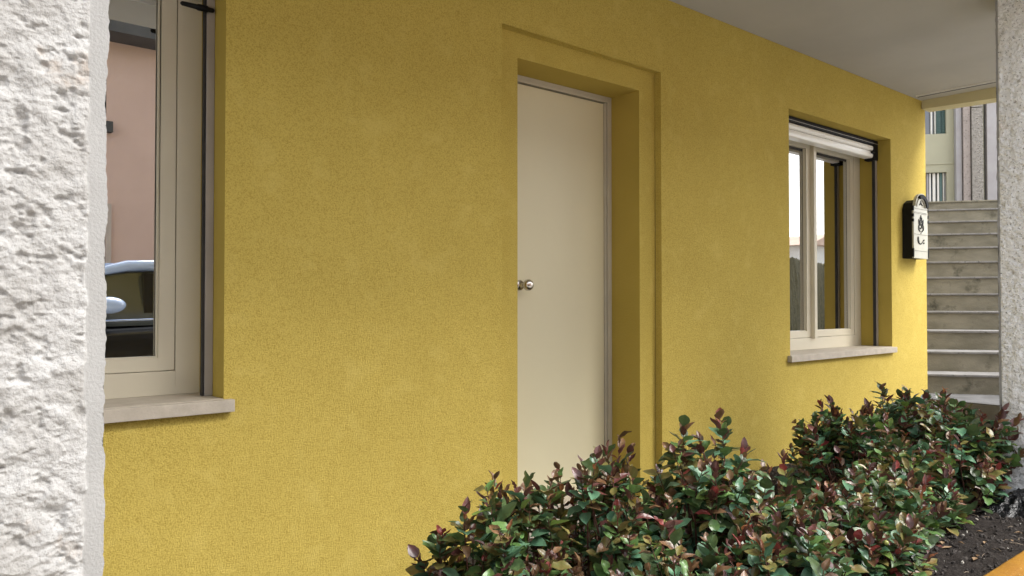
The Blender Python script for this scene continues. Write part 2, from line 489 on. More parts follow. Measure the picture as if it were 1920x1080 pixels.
# ---- door
door = off(MB().box(DX0 + 0.035, 3.238, 3.012, 3.055, 0.30, DZ - 0.042).build('door', M_door, bld, bevel=0.002))
def kid(b, name, m, parent, bevel=0.0, **k):
    o = b.build(name, m, None, bevel, **k)
    o.parent = parent                       # parent already sits at (-3,-W,0) or at origin
    return o
b = MB()
b.box(3.243, 3.259, 3.010, 3.06, 0.28, DZ - 0.036)
b.box(3.263, DX1 - 0.001, 3.000, 3.07, 0.28, DZ - 0.001)
b.box(DX0 + 0.002, 3.2625, 3.000, 3.07, DZ - 0.034, DZ - 0.001)
b.box(DX0 + 0.002, DX0 + 0.03, 3.002, 3.07, 0.28, DZ - 0.035)
kid(b, 'door_frame', M_doorframe, door, 0.0015)
kid(MB().box(3.2382, 3.2628, 3.050, 3.075, 0.28, DZ - 0.03), 'rebate_gasket', M_gasket, door)
b = MB().box(DX0, DX1, 2.90, 3.1, 0.1, 0.30)
kid(b, 'threshold', M_sill, door, 0.004)
kx, kz = 2.605, 1.433
b = MB().lathe([(3.012, 0.026), (3.006, 0.026), (3.003, 0.023), (3.002, 0.011), (2.975, 0.0095), (2.966, 0.014),
                (2.960, 0.024), (2.950, 0.029), (2.938, 0.029), (2.928, 0.024), (2.923, 0.013), (2.922, 0.002)],
               'y', 28, (kx, 0, kz))
kid(b, 'door_knob', M_steel, door)

# ---- windows
def make_window(x0, x1, z0, z1, label, sill_r, sill_l, fw=0.088):
    F0, F1 = 3.0, 3.065
    ft = 0.085
    zb = z0 + 0.088          # top of bottom rail
    mid = (x0 + x1) / 2
    b = MB()
    b.box(x0, x0 + fw, F0, F1, z0, z1)
    b.box(x1 - fw, x1, F0, F1, z0, z1)
    b.box(x0 + fw, x1 - fw, F0, F1, z0, zb)
    b.box(x0 + fw, x1 - fw, F0, F1, z1 - ft, z1)
    win = off(b.build('window', M_frame, bld, bevel=0.0025))
    win['label'] = label
    # sashes
    sw = 0.057; g = 0.003
    for a0, a1 in ((x0 + fw + g, mid - 0.028), (mid + 0.012, x1 - fw - g)):
        c0, c1 = zb + g, z1 - ft - g
        b = MB()
        y0, y1 = F0 + 0.004, F1 - 0.004
        b.box(a0, a0 + sw, y0, y1, c0, c1)
        b.box(a1 - sw, a1, y0, y1, c0, c1)
        b.box(a0 + sw, a1 - sw, y0, y1, c0, c0 + sw - 0.01)
        b.box(a0 + sw, a1 - sw, y0, y1, c1 - sw, c1)
        # slanted glazing bead, real geometry
        e = 0.005
        b.box(a0 + sw, a0 + sw + e, y0 + 0.010, y0 + 0.026, c0 + sw - 0.01, c1 - sw)
        b.box(a1 - sw - e, a1 - sw, y0 + 0.010, y0 + 0.026, c0 + sw - 0.01, c1 - sw)
        b.box(a0 + sw + e, a1 - sw - e, y0 + 0.010, y0 + 0.026, c0 + sw - 0.01, c0 + sw - 0.01 + e)
        kid(b, 'sash', M_frame, win, 0.002)
        q = MB().box(a0 + sw, a1 - sw, y0 + 0.0275, y0 + 0.030, c0 + sw - 0.01, c1 - sw)
        kid(q, 'pane', M_glass, win)
        b = MB()
        y2, y3 = y0 + 0.0262, y0 + 0.0272
        e2 = 0.007
        b.box(a0 + sw, a0 + sw + e2, y2, y3, c0 + sw - 0.01, c1 - sw)
        b.box(a1 - sw - e2, a1 - sw, y2, y3, c0 + sw - 0.01, c1 - sw)
        b.box(a0 + sw + e2, a1 - sw - e2, y2, y3, c1 - sw - 0.02, c1 - sw)
        kid(b, 'gasket', M_gasket, win)
    b = MB().box(mid - 0.0275, mid + 0.0115, F0 - 0.028, F1 - 0.02, zb - 0.006, z1 - ft + 0.002)
    kid(b, 'meeting_stile', M_frame, win, 0.004)
    # sill, with its own thickness and slight fall
    b = MB()
    b.prism([(0, 0), (0, 0.040), (0.345, 0.048), (0.345, 0.006)], 0, 1)
    for v in b.bm.verts:
        x, y, z = v.co
        v.co = (sill_l + (sill_r - sill_l) * y, 2.720 + x, z0 - 0.046 + z)
    for v in b.bm.verts:                     # inside the opening only the width of the opening
        if v.co.y > 2.76:
            v.co.x = min(max(v.co.x, x0 + 0.002), x1 - 0.002)
    # keep ears square: front strip full width, back part the opening's width
    b.bm.free()
    b = MB()
    b.box(sill_l, sill_r, 2.718, W + 0.001, z0 - 0.044, z0 - 0.001)
    b.box(x0 + 0.001, x1 - 0.001, W - 0.004, 3.0, z0 - 0.030, z0 + 0.0015)
    kid(b, 'sill', M_sill, win, 0.003)
    # screen guide rails
    for a0, a1, ga in ((x1 - 0.030, x1 - 0.001, x1 - 0.030), (x0 + 0.001, x0 + 0.030, x0 + 0.030)):
        kid(MB().box(a0, a1, 2.858, 2.888, z0 + 0.003, z1 - 0.05), 'guide_rail', M_guide, win, 0.0015)
        d = -1 if ga > mid else 1
        s0, s1 = sorted((ga, ga + d * 0.007))
        kid(MB().box(s0, s1, 2.862, 2.884, z0 + 0.003, z1 - 0.05), 'brush_seal', M_gasket, win)
    # blind head: black rail, white cassette in two faces, end caps
    b = MB().box(x0 + 0.002, x1 - 0.002, 2.850, 2.93, z1 - 0.043, z1 - 0.002)
    kid(b, 'head_rail', M_black, win, 0.002)
    kid(MB().box(x0 + 0.002, x1 - 0.002, 2.847, 2.8495, z1 - 0.030, z1 - 0.027), 'head_rail_lip', M_guide, win)
    b = MB()
    pts = [(2.864, -0.045), (2.856, -0.052), (2.853, -0.066), (2.857, -0.082), (2.868, -0.088), (2.925, -0.088), (2.925, -0.045)]
    pts2 = [(2.862, -0.0925), (2.857, -0.098), (2.855, -0.118), (2.858, -0.138), (2.868, -0.144), (2.925, -0.144), (2.925, -0.0925)]
    for pp in (pts, pts2):
        n0 = len(b.bm.verts)
        b.prism(pp, x0 + 0.03, x1 - 0.075)
        for v in list(b.bm.verts)[n0:]:
            x, y, z = v.co
            v.co = (y, x, z1 + z)
    kid(b, 'blind_cassette', M_cass, win)
    kid(MB().box(x0 + 0.03, x1 - 0.075, 2.870, 2.920, z1 - 0.0922, z1 - 0.0882), 'cassette_joint', M_gasket, win)
    for a0, a1 in ((x1 - 0.0745, x1 - 0.004), (x0 + 0.004, x0 + 0.0295)):
        kid(MB().box(a0, a1, 2.848, 2.928, z1 - 0.160, z1 - 0.0435), 'end_cap', M_black, win, 0.003)
    for cx in (x1 - 0.095, x0 + 0.05):
        b = MB().lathe([(cx - 0.028, 0.004), (cx - 0.02, 0.011), (cx + 0.012, 0.012), (cx + 0.022, 0.008), (cx + 0.03, 0.003)], 'x', 12, (0, 2.846, z1 - 0.104))
        kid(b, 'catch', M_black, win)
    return win

wl = make_window(*WIN[0], 'pair of casements with a car and pink house mirrored in the glass', 1.024, -0.57)
wr = make_window(*WIN[1], 'pair of casements below a white blind cassette, beyond the door', 6.332, 4.742, 0.105)
b = MB().lathe([(0.868, 0.003), (0.874, 0.008), (0.925, 0.0095), (0.93, 0.012), (0.962, 0.012), (0.966, 0.009), (0.984, 0.008), (0.988, 0.003)], 'x', 12, (0, 2.848, 2.412))
kid(b, 'screen_pull', M_black, wl)
# curtain inside the right window
def curtain(x0, x1, z0, z1, y, m, amp, wl_, name='curtain', seed=1):
    xs = np.linspace(x0, x1, 160); zs = np.linspace(z0, z1, 8)
    X, Zz = np.meshgrid(xs, zs)
    Yy = y + amp * np.sin(X / wl_ * 2 * np.pi + 1.7 * np.sin(X * 9 + seed)) + 0.01 * np.sin(X * 40)
    return grid_mesh(name, np.stack([X, Yy, Zz], -1), m)
for x0, x1, m, s in ((4.8, 5.10, M_curtain, 1), (5.45, 5.78, M_curtain2, 2), (5.80, 6.30, M_curtain, 3)):
    o = curtain(x0, x1, 0.7, 2.62, 3.13, m, 0.028, 0.12, seed=s)
    o.parent = wr

# ------------------------------------------------------------------ mailbox
mbx = empty('mailbox', (6.645, W, 1.70))
tag(mbx, 'black wall mailbox with ornate ivory front plate, fixed to the yellow wall end', 'mailbox')
hw = 0.136
def arch(w, zb, zs, zt, n=14):             # polygon with rounded top
    p = [(-w, zb), (w, zb), (w, zs)]
    for i in range(1, n):
        a = math.pi * i / n
        p.append((w * math.cos(a), zs + (zt - zs) * math.sin(a)))
    p.append((-w, zs))
    return p
b = MB(); b.prism([(-hw, 0), (hw, 0), (hw, 0.40), (hw * 0.80, 0.452), (hw * 0.35, 0.48), (-hw * 0.35, 0.48), (-hw * 0.80, 0.452), (-hw, 0.40)], -0.078, -0.002)
b.build('body', M_box, mbx, bevel=0.004)
fr = MB().prism([(-hw, 0.0), (hw, 0.0), (hw, 0.415), (hw * 1.02, 0.42), (hw * 0.72, 0.425)] +
                [(hw * 0.72 * math.cos(math.pi * i / 14), 0.425 + 0.078 * math.sin(math.pi * i / 14)) for i in range(1, 14)] +
                [(-hw * 0.72, 0.425), (-hw * 1.02, 0.42), (-hw, 0.415)], -0.092, -0.0785).build('front_plate', M_boxfront, mbx, bevel=0.002)
# arched hood moulding with a black arc
def arc_band(r0, r1, y0, y1, zc, sx, sz, a0=0.0, a1=math.pi, n=16):
    b = MB()
    for i in range(n):
        t0 = a0 + (a1 - a0) * i / n; t1 = a0 + (a1 - a0) * (i + 1) / n
        q = [(sx * r * math.cos(t), zc + sz * r * math.sin(t)) for r, t in ((r0, t0), (r1, t0), (r1, t1), (r0, t1))]
        b.prism(q, y0, y1)
    return b
kid(arc_band(0.066, 0.082, -0.100, -0.0922, 0.423, 1.0, 0.86), 'arch_moulding', M_boxfront, fr)
kid(arc_band(0.0800, 0.118, -0.110, -0.080, 0.423, 1.0, 0.84, 0.0, math.pi * 0.64), 'arch_black_band', M_box, fr)  # black enamel arc, part of the plate's own relief
kid(arc_band(0.1185, 0.125, -0.104, -0.080, 0.423, 1.0, 0.86), 'arch_rim', M_boxfront, fr)
# relief: small leafy emblem, crowned shield, post horn, ledges
b = MB()
for (x, z, rx, rz, a) in ((0, 0.452, .014, .010, 0), (-.012, .446, .010, .005, .5), (.016, .442, .012, .005, -.4), (.03, .436, .010, .004, -.2), (-.026, .438, .008, .004, .3), (0, .466, .005, .007, 0)):
    pts = [(x + rx * math.cos(t) * math.cos(a) - rz * math.sin(t) * math.sin(a), z + rx * math.cos(t) * math.sin(a) + rz * math.sin(t) * math.cos(a)) for t in [2 * math.pi * k / 8 for k in range(8)]]
    b.prism(pts, -0.0945 - 0.0003 * (x * 50 + 2), -0.0915)
kid(b, 'leaf_emblem', M_box, fr)
b = MB()
def ell(b, x, z, rx, rz, a=0, y=-0.095, n=9):
    b.prism([(x + rx * math.cos(t) * math.cos(a) - rz * math.sin(t) * math.sin(a), z + rx * math.cos(t) * math.sin(a) + rz * math.sin(t) * math.cos(a)) for t in [2 * math.pi * k / n for k in range(n)]], y, -0.0915)
rnd = random.Random(4)
for (x, z, rx, rz, a) in ((0, .330, .007, .014, 0), (-.012, .318, .005, .010, .4), (.012, .318, .005, .010, -.4),
                          (-.030, .292, .007, .022, .15), (.032, .292, .007, .022, -.15), (-.034, .255, .007, .018, -.1), (.034, .255, .007, .018, .1),
                          (-.014, .285, .006, .016, .2), (.010, .270, .005, .018, -.2), (-.008, .250, .010, .006, 0), (.014, .298, .008, .006, .4),
                          (-.020, .232, .014, .005, -.5), (.020, .232, .014, .005, .5), (0, .213, .006, .007, 0), (0, .306, .016, .004, 0)):
    ell(b, x * 1.25, .275 + (z - .275) * 1.15, rx * 1.45, rz * 1.3, a, -0.0945 - rnd.random() * 0.002)
kid(b, 'crest', M_box, fr)
b = MB()
for i in range(12):
    t = i / 11
    ell(b, -0.050 + 0.085 * t, 0.148 - 0.030 * math.sin(math.pi * (0.15 + 0.8 * t)), 0.0065 * (1.5 - t), 0.0045 * (1.5 - t), 0, -0.0945 - 0.0001 * i)
for (x, z, rx, rz, a) in ((-.052, .156, .007, .016, .1), (-.044, .135, .008, .010, .4), (.045, .150, .008, .005, .5), (.046, .128, .007, .005, 0)):
    ell(b, x * 1.1, z, rx * 1.5, rz * 1.4, a, -0.096 - rnd.random() * 0.001)
kid(b, 'post_horn', M_box, fr)
for zz in (0.404, 0.367, 0.196, 0.062):
    kid(MB().box(-hw * 0.86, hw * 0.86, -0.0965, -0.0922, zz, zz + 0.006), 'ledge', M_boxfront, fr, 0.001)
kid(MB().box(-hw * 0.84, hw * 0.84, -0.0945, -0.0922, 0.372, 0.376), 'slot', M_box, fr)
for sx in (-1, 1):
    for (z, r, h) in ((0.385, .010, .04), (0.335, .015, .026), (0.295, .012, .024), (0.01, .014, .07)):
        b = MB().box(*sorted((sx * hw * 0.99, sx * (hw + r))), -0.096, -0.080, z, z + h)
        kid(b, 'side_ornament', M_box, fr, 0.002)

# ------------------------------------------------------------------ stone pillars
def rough_face(u0, u1, z0, z1, step, amp, seed, margin0=0.0, margin1=0.0, scale=28, ustep=None):
    """returns (rows, cols) arrays u, z, d: d = outward relief; drafted margins stay flat"""
    nu = max(3, int((u1 - u0) / (step if ustep is None else ustep))); nz = int((z1 - z0) / step)
    U, Zz = np.meshgrid(np.linspace(u0, u1, nu), np.linspace(z0, z1, nz))
    n = fbm(U * scale + 3, Zz * scale * 1.25, seed, 6, 0.52)
    n2 = np.abs(fbm(U * scale * 0.55, Zz * scale * 0.9, seed + 40, 3, 0.5) - 0.5) * 2
    pit = np.clip((fbm(U * scale * 1.1, Zz * scale * 1.6, seed + 90, 3) - 0.60) * 6, 0, 1)
    d = amp * ((n - 0.5) * 1.9 + 0.5 * n2) - amp * 0.85 * pit + amp * 0.25
    w = np.ones_like(U)
    if margin0: w = np.minimum(w, np.clip((U - u0 - margin0 + 0.008 * (fbm(Zz * 40, U * 0, seed + 5, 3) - .5)) / 0.004, 0, 1))
    if margin1: w = np.minimum(w, np.clip((u1 - U - margin1 + 0.008 * (fbm(Zz * 40, U * 0, seed + 6, 3) - .5)) / 0.004, 0, 1))
    return U, Zz, d * w, w

def make_pillar(x0, x1, y0, y1, z1, face, step, amp, label, msh, m, scale, marg=0.022, zr=None):
    root = empty('stone_pillar', ((x0 + x1) / 2, (y0 + y1) / 2, 0))
    tag(root, label, 'pillar', 'rough stone pillars of the arcade')
    cx, cy = (x0 + x1) / 2, (y0 + y1) / 2
    def P(px, py, pz): return np.stack([px - cx, py - cy, pz], -1)
    z0 = 0.0
    mm = M_margin
    def do(side, st, zz0, zz1):
        if side == 'front':
            U, Zz, d, w = rough_face(x0, x1, zz0, zz1, st, amp, 3, marg, marg, scale)
            A = P(U, y0 - d, Zz)
        elif side == 'left':
            U, Zz, d, w = rough_face(y0, y1, zz0, zz1, st, amp, 11, marg, marg, scale)
            A = P(x0 - d, U, Zz)
        elif side == 'right':
            U, Zz, d, w = rough_face(y0, y1, zz0, zz1, st, amp, 19, marg, marg, scale, 0.02 if st < 0.01 else None)
            A = P(x1 + d, U, Zz)
        else:
            U, Zz, d, w = rough_face(x0, x1, zz0, zz1, st, amp, 27, marg, marg, scale)
            A = P(U, y1 + d, Zz)
        # ragged arris: nibble the very edge columns
        for c in (0, -1):
            jit = 0.0085 * (fbm(Zz[:, c] * 30, Zz[:, c] * 0, 77 + c, 4, 0.6) - 0.5) * msh
            if side in ('front', 'back'): A[:, c, 0] += jit
            elif side == 'right' and c == 0: A[:, c, 0] += 0.0085 * (fbm(Zz[:, c] * 30, Zz[:, c] * 0, 76, 4, 0.6) - 0.5) * msh
            else: A[:, c, 1] += jit
        return A, w
    for side in ('front', 'left', 'right', 'back'):
        fine = side == face
        segs = [(z0, z1, step if fine else 0.03)]
        if zr and side in (face, 'right'): segs = [(z0, zr[0], 0.02), (zr[0], zr[1], step), (zr[1], z1, 0.02)]
        for a, c, st in segs:
            A, w = do(side, st, a, c)
            o = grid_mesh('rough_face', A, m, root)
            o.data.materials.append(mm)
            wc = w[:-1, :-1].reshape(-1) < 0.5
            o.data.polygons.foreach_set('material_index', wc.astype(np.int32))
            if side in ('left', 'back'):
                o.data.flip_normals()
    return root

make_pillar(-0.10, 0.259, 1.16, 1.51, 3.054, 'front', 0.0015, 0.0060, 'near white rough hewn stone pillar beside the window with mirrored car', 1.0, M_stone, 40, zr=(0.80, 1.90))
make_pillar(4.765, 5.13, 1.16, 1.505, 3.054, 'left', 0.0055, 0.009, 'grey white rough hewn stone pillar standing behind the hedge by the stairs', 1.6, M_stone_far, 34, marg=0.012)

# ------------------------------------------------------------------ staircase beyond the corner
ST = R(13.0) + R(-40.3)                     # ascent heading relative to +Y, clockwise positive in camera terms
# forward(camera) = (sin40.3, cos40.3); ascent heading = 13 deg to the right of forward
hd = R(40.3 + 13.0)
asc = Vector((math.sin(hd), math.cos(hd), 0)); lat = Vector((math.cos(hd), -math.sin(hd), 0))
r_, t_ = 0.185, 0.334
fwd = Vector((math.sin(R(40.3)), math.cos(R(40.3)), 0)); rgt = Vector((math.cos(R(40.3)), -math.sin(R(40.3)), 0))
base = fwd * 7.00 + rgt * (7.00 * (1743 - 960) / 1450)
stair = empty('stone_staircase', (base.x, base.y, 0.509), math.atan2(lat.y, lat.x))
tag(stair, 'flight of weathered concrete stairs with pale tread slabs rising past the yellow corner', 'staircase')
for n in range(12):
    y0 = n * t_
    rr = r_ if n < 11 else 0.145
    top = (n + 1) * r_ if n < 11 else 11 * r_ + 0.145
    z0 = n * r_
    s = MB().box(-0.52 - 0.3 * (n > 0), 2.7, y0 + 0.012, y0 + t_ + 0.02 if n < 11 else y0 + 2.4, z0 - (0.02 if n else 0.0), top - 0.0205).build('step', M_stair, stair, bevel=0.004)
    d = 0.002 * ((n * 7) % 3 - 1)
    # each tread is two slabs
    for a, c in ((-0.52 - 0.3 * (n > 0), 1.05 + 0.35 * ((n * 5) % 3)), (1.054 + 0.35 * ((n * 5) % 3), 2.7)):
        tr = MB().box(a, c, y0 - 0.006 + d, y0 + t_ + 0.010 if n < 11 else y0 + 2.4, top - 0.020, top).build('tread', M_tread if n < 11 else M_stair, None, bevel=0.005)
        tr.parent = s

# ------------------------------------------------------------------ cream building beyond the stairs
# facade frame: origin on the sight line of the strip right of the yellow corner
D = 13.5
fb = fwd * D + rgt * (D * (1738 - 960) / 1450)
far = empty('cream_building', (fb.x, fb.y, 0), math.atan2(lat.y, lat.x))
tag(far, 'cream rendered building with stone pilasters and teal shuttered windows behind the stairs', 'building')
Mi = Matrix.Translation((fb.x, fb.y, 0)) @ Matrix.Rotation(math.atan2(lat.y, lat.x), 4, 'Z')
Mi = Mi.inverted()
th_ = math.atan(25 / 1450)
def fx(px, py=300, yy=0.0):                # photo pixel -> local (x, z) on the facade plane y=yy
    u = 540 - py
    v = rgt * (px - 960) + fwd * (1450 * math.cos(th_) - u * math.sin(th_)) + Vector((0, 0, 1)) * (1450 * math.sin(th_) + u * math.cos(th_))
    o3 = Mi @ Vector((0, 0, 1.35)); v3 = Mi.to_3x3() @ v
    t = (yy - o3.y) / v3.y
    p = o3 + v3 * t
    return p.x, p.z
wx1 = fx(1775)[0]
zt0, zt1 = fx(1757, 251)[1], fx(1757, 160)[1]
zl0, zl1 = fx(1757, 395)[1], fx(1757, 323)[1]
xL, xA = -3.5, fx(1789)[0]
w0 = wx1 - 1.35
b = MB()
for a, c, zz in ((xL, w0, ((0, 12),)), (w0, wx1, ((0, zl0), (zl1, zt0), (zt1, 12))), (wx1, xA, ((0, 12),))):
    for e0, e1 in zz: b.quad((a, 0, e0), (c, 0, e0), (c, 0, e1), (a, 0, e1))
for e0, e1 in ((zl0, zl1), (zt0, zt1)):
    b.quad((w0, 0, e0), (w0, .18, e0), (w0, .18, e1), (w0, 0, e1)); b.quad((wx1, 0, e0), (wx1, .18, e0), (wx1, .18, e1), (wx1, 0, e1))
    b.quad((w0, 0, e0), (wx1, 0, e0), (wx1, .18, e0), (w0, .18, e0)); b.quad((w0, 0, e1), (wx1, 0, e1), (wx1, .18, e1), (w0, .18, e1))
b.build('wall', M_cream, far)
MB().box(xL, 5, .30, .4, 0, 12).build('back_wall', M_cream, far)
zc = fx(1760, 306)[1]
MB().box(xL, xA - 0.002, -0.012, 0.0, zc - 0.02, zc + 0.01).build('string_course', M_cream, far)
def strip(p0, p1, m, y0, name, nm_joint=None):
    a, c = fx(p0)[0], fx(p1)[0]
    if nm_joint is None:
        return MB().box(a, c, y0, 0.20, 0, 12).build(name, m, far, bevel=0.006)
    e = fx(p0, nm_joint)[1]
    MB().box(a, c, y0, 0.20, e + 0.006, 12).build(name, m, far, bevel=0.008)
    return MB().box(a, c, y0, 0.20, 0, e - 0.006).build(name, m, far, bevel=0.008)
strip(1789.3, 1800, M_lilac, -0.10, 'pilaster')
strip(1801.6, 1814.5, M_rose, -0.14, 'pilaster')
strip(1816.2, 1837, M_grain, -0.17, 'pilaster', 206)
strip(1839.5, 1844.5, M_cream, -0.03, 'pilaster')
strip(1846, 1880, M_lilac, -0.12, 'pilaster')
MB().box(fx(1789.3)[0], fx(1880)[0], 0.02, 0.19, 0, 12).build('joint_backing', M_gasket, far)
# upper window: dark glass and teal shutters; lower one: glass behind pale bars
ww = MB().box(w0 + .002, wx1 - .002, .14, .16, zt0 + .002, zt1 - .002).build('window', M_glassdark, far)
px_ = lambda p: fx(p)[0]
for a, c in ((1749, 1751.5), (1756, 1758.5)):
    o = MB().box(px_(a), px_(c), .09, .139, zt0 + .004, zt1 - .004).build('frame', M_white, None); o.parent = ww
for a, c in ((1759, 1766.5), (1767.5, 1774.6)):
    sh = MB().box(px_(a), px_(c), .06, .085, zt0 + .004, zt1 - .004).build('shutter', M_teal, None); sh.parent = ww
    b = MB()
    z = zt0 + .03
    while z < zt1 - .04:
        b.box(px_(a) + .006, px_(c) - .006, .045, .0595, z, z + .012); z += .03
    s2 = b.build('slat', M_teal, None); s2.parent = ww; s2['kind'] = 'stuff'
ww = MB().box(w0 + .002, wx1 - .002, .14, .16, zl0 + .002, zl1 - .002).build('window', M_glassdark, far)
for a, c, m in ((1739, 1742.5, M_lilac), (1744, 1747, M_white), (1750.5, 1755.5, M_white), (1759, 1762.5, M_white), (1763.5, 1768, M_teal), (1769.5, 1771.5, M_white), (1772.5, 1774.5, M_lilac)):
    o = MB().box(px_(a), px_(c), .06, .10, zl0 + .004, zl1 - .004).build('bar', m, None, bevel=.003); o.parent = ww

# ------------------------------------------------------------------ planter kerb, black film, chips
kb = empty('planter_kerb', (2, 1.05, 0))
tag(kb, 'ochre yellow painted concrete kerb edging the planting bed', 'kerb')
x = -5.0
rk = random.Random(5)
segs = [(-5, -2.6), (-2.6, -0.2), (-0.2, 2.2), (2.2, 4.62), (4.62, 7.0)]
for i, (a, c) in enumerate(segs):
    n = 60
    xs = np.linspace(a + .003, c - .003, n)
    prof = [(0.985, 0.0), (0.985, 0.30), (0.986, 0.335), (0.9885, 0.346), (0.994, 0.350), (1.048, 0.350), (1.055, 0.347), (1.058, 0.338), (1.085, 0.14)]
    A = np.zeros((len(prof), n, 3))
    for j, (yy, zz) in enumerate(prof):
        jit = 0.003 * (fbm(xs * 18, xs * 0 + j, 5, 3) - 0.5)
        A[j, :, 0] = xs - 2; A[j, :, 1] = yy - 1.05 + jit; A[j, :, 2] = zz + jit * (0.7 if zz > .3 else 0)
    o = grid_mesh('kerb_stone', A, M_curb, kb)
    o.data.flip_normals()

def scatter(name, n, m, fn, seed, x0=2.0, x1=4.9, y0=1.09, y1=2.7):
    rd = random.Random(seed)
    bm = bmesh.new()
    for i in range(n):
        x, y = rd.uniform(x0, x1), rd.uniform(y0, y1)
        fn(bm, rd, x, y, soil_z(x, y))
    me = bpy.data.meshes.new(name); bm.to_mesh(me); bm.free()
    o = link(name, me, None, m)
    tag(o, kind='stuff')
    return o
def stone(bm, rd, x, y, z, s=None):
    s = s or rd.choice((0.003, 0.004, 0.005, 0.009)) * rd.uniform(0.7, 1.3)
    r = bmesh.ops.create_icosphere(bm, subdivisions=1, radius=s)
    rot = Euler((rd.random() * 6, rd.random() * 6, rd.random() * 6)).to_matrix()
    sc = Vector((rd.uniform(.8, 1.5), rd.uniform(.6, 1.1), rd.uniform(.4, .8)))
    for v in r['verts']:
        p = Vector(v.co) * rd.uniform(0.8, 1.15)
        v.co = rot @ Vector((p.x * sc.x, p.y * sc.y, p.z * sc.z)) + Vector((x, y, z + s * 0.3))
tag(scatter('stone_chips', 260, M_chip, stone, 2), 'small white stone chips strewn over the dark soil', 'stone chips')
tag(scatter('soil_clods', 2600, M_clod, lambda b_, r, x, y, z: stone(b_, r, x, y, z, r.uniform(.004, .013)), 3), 'crumbly dark soil clods on the planting bed', 'soil clods')
def twig(bm, rd, x, y, z):
    L = rd.uniform(.02, .07); a = rd.random() * 6.3; w = rd.uniform(.0007, .0016)
    d = Vector((math.cos(a), math.sin(a), rd.uniform(-.1, .2))) * L; s = Vector((-math.sin(a), math.cos(a), 0)) * w
    p = Vector((x, y, z + .006)); mid_ = p + d * .5 + Vector((0, 0, .004)); u = Vector((0, 0, w))
    R1 = [bm.verts.new(q) for q in (p - s, p + u, p + s)]; R2 = [bm.verts.new(q) for q in (mid_ - s, mid_ + u, mid_ + s)]; R3 = [bm.verts.new(q) for q in (p + d - s, p + d + u, p + d + s)]
    for A_, B_ in ((R1, R2), (R2, R3)):
        for k in range(3): bm.faces.new((A_[k], A_[(k + 1) % 3], B_[(k + 1) % 3], B_[k]))
tag(scatter('twig_litter', 260, M_twig, twig, 6), 'dry twigs lying on the dark soil', 'twigs')
def dead(bm, rd, x, y, z):
    L = rd.uniform(.012, .032); a = rd.random() * 6.3; w = L * .4
    d = Vector((math.cos(a), math.sin(a), 0)); s = Vector((-math.sin(a), math.cos(a), 0))
    p = Vector((x, y, z + .007)); up = Vector((0, 0, rd.uniform(.002, .008)))
    v = [bm.verts.new(q) for q in (p - d * L, p + s * w + up, p + d * L, p - s * w + up, p)]
    for k in range(4): bm.faces.new((v[k], v[(k + 1) % 4], v[4]))
tag(scatter('leaf_litter', 170, M_litter, dead, 8), 'curled dead leaves lying on the soil under the shrubs', 'dead leaves')

# crumpled black film at the foot of the far pillar
xs = np.linspace(4.40, 5.3, 120); ys = np.linspace(1.10, 1.52, 70)
X, Y = np.meshgrid(xs, ys)
hgt = 0.285 + 0.03 * np.clip((X - 4.5) * 3, 0, 1)
n1 = np.abs(fbm(X * 11, Y * 11, 31, 4) - .5) * 2
edge = np.clip(np.minimum.reduce([(X - 4.42 - .12 * fbm(Y * 9, X * 0, 8, 3)) * 9, (5.28 - X) * 9, (Y - 1.11) * 12, (1.51 - Y) * 12]), -0.3, 1)
Zf = hgt + 0.075 * (1 - n1) * edge - 0.03
o = grid_mesh('black_film', np.stack([X, Y, Zf], -1), M_film)
tag(o, 'crumpled black plastic film heaped at the foot of the far pillar', 'plastic film')

# ------------------------------------------------------------------ shrubs
def leaf_mesh(name, L, Wd, mtl, curl, fold, seed, obov=0.55):
    rd = random.Random(seed)
    st = 7
    vs, fs = [], []
    for i in range(st):
        t = i / (st - 1)
        w = Wd * (math.sin(math.pi * min(1, t ** (1.0 / (2 * obov) if obov > .5 else 1.0))) ** 0.75) if 0 < t < 1 else (0.05 * Wd if t == 0 else 0.01 * Wd)
        z = -curl * L * (t ** 2) + 0.004 * rd.uniform(-1, 1) * (0 < t < 1)
        y = L * (0.08 + 0.92 * t)
        tw = 0.12 * rd.uniform(-1, 1)
        for k in (-1, -.5, 0, .5, 1):
            zz = z + fold * w * (abs(k) ** 1.3) - (0.10 * w if k == 0 else 0) + tw * w * k
            vs.append((k * w, y, zz))
    for i in range(st - 1):
        for k in range(4):
            a = i * 5 + k
            fs.append((a, a + 1, a + 6, a + 5))
    # petiole
    n = len(vs)
    p = 0.0011
    vs += [(-p, 0, 0), (p, 0, 0), (0, 0, -p), (-p, L * .09, 0), (p, L * .09, 0), (0, L * .09, -p)]
    fs += [(n, n + 1, n + 4, n + 3), (n + 1, n + 2, n + 5, n + 4), (n + 2, n, n + 3, n + 5)]
    me = bpy.data.meshes.new(name)
    me.from_pydata(vs, [], fs)
    me.polygons.foreach_set('use_smooth', [True] * len(fs))
    me.materials.append(mtl)
    return me
LEAVES = {}
sd = 0
for kind, Lr, Wr in (('dark', .066, .0185), ('green', .064, .0190), ('teal', .066, .0205), ('light', .058, .0180), ('olive', .064, .0190),
                     ('bronze', .056, .0135), ('maroon', .060, .0160), ('red', .050, .0125), ('orange', .042, .0085), ('yellow', .042, .014)):
    LEAVES[kind] = []
    for v in range(6):
        sd += 1
        rd = random.Random(sd)
        LEAVES[kind].append(leaf_mesh('leaf', Lr * rd.uniform(.95, 1.42), Wr * rd.uniform(1.0, 1.5), LM[kind], rd.uniform(-.1, .35), rd.uniform(.1, .55), sd, rd.uniform(.5, .72)))

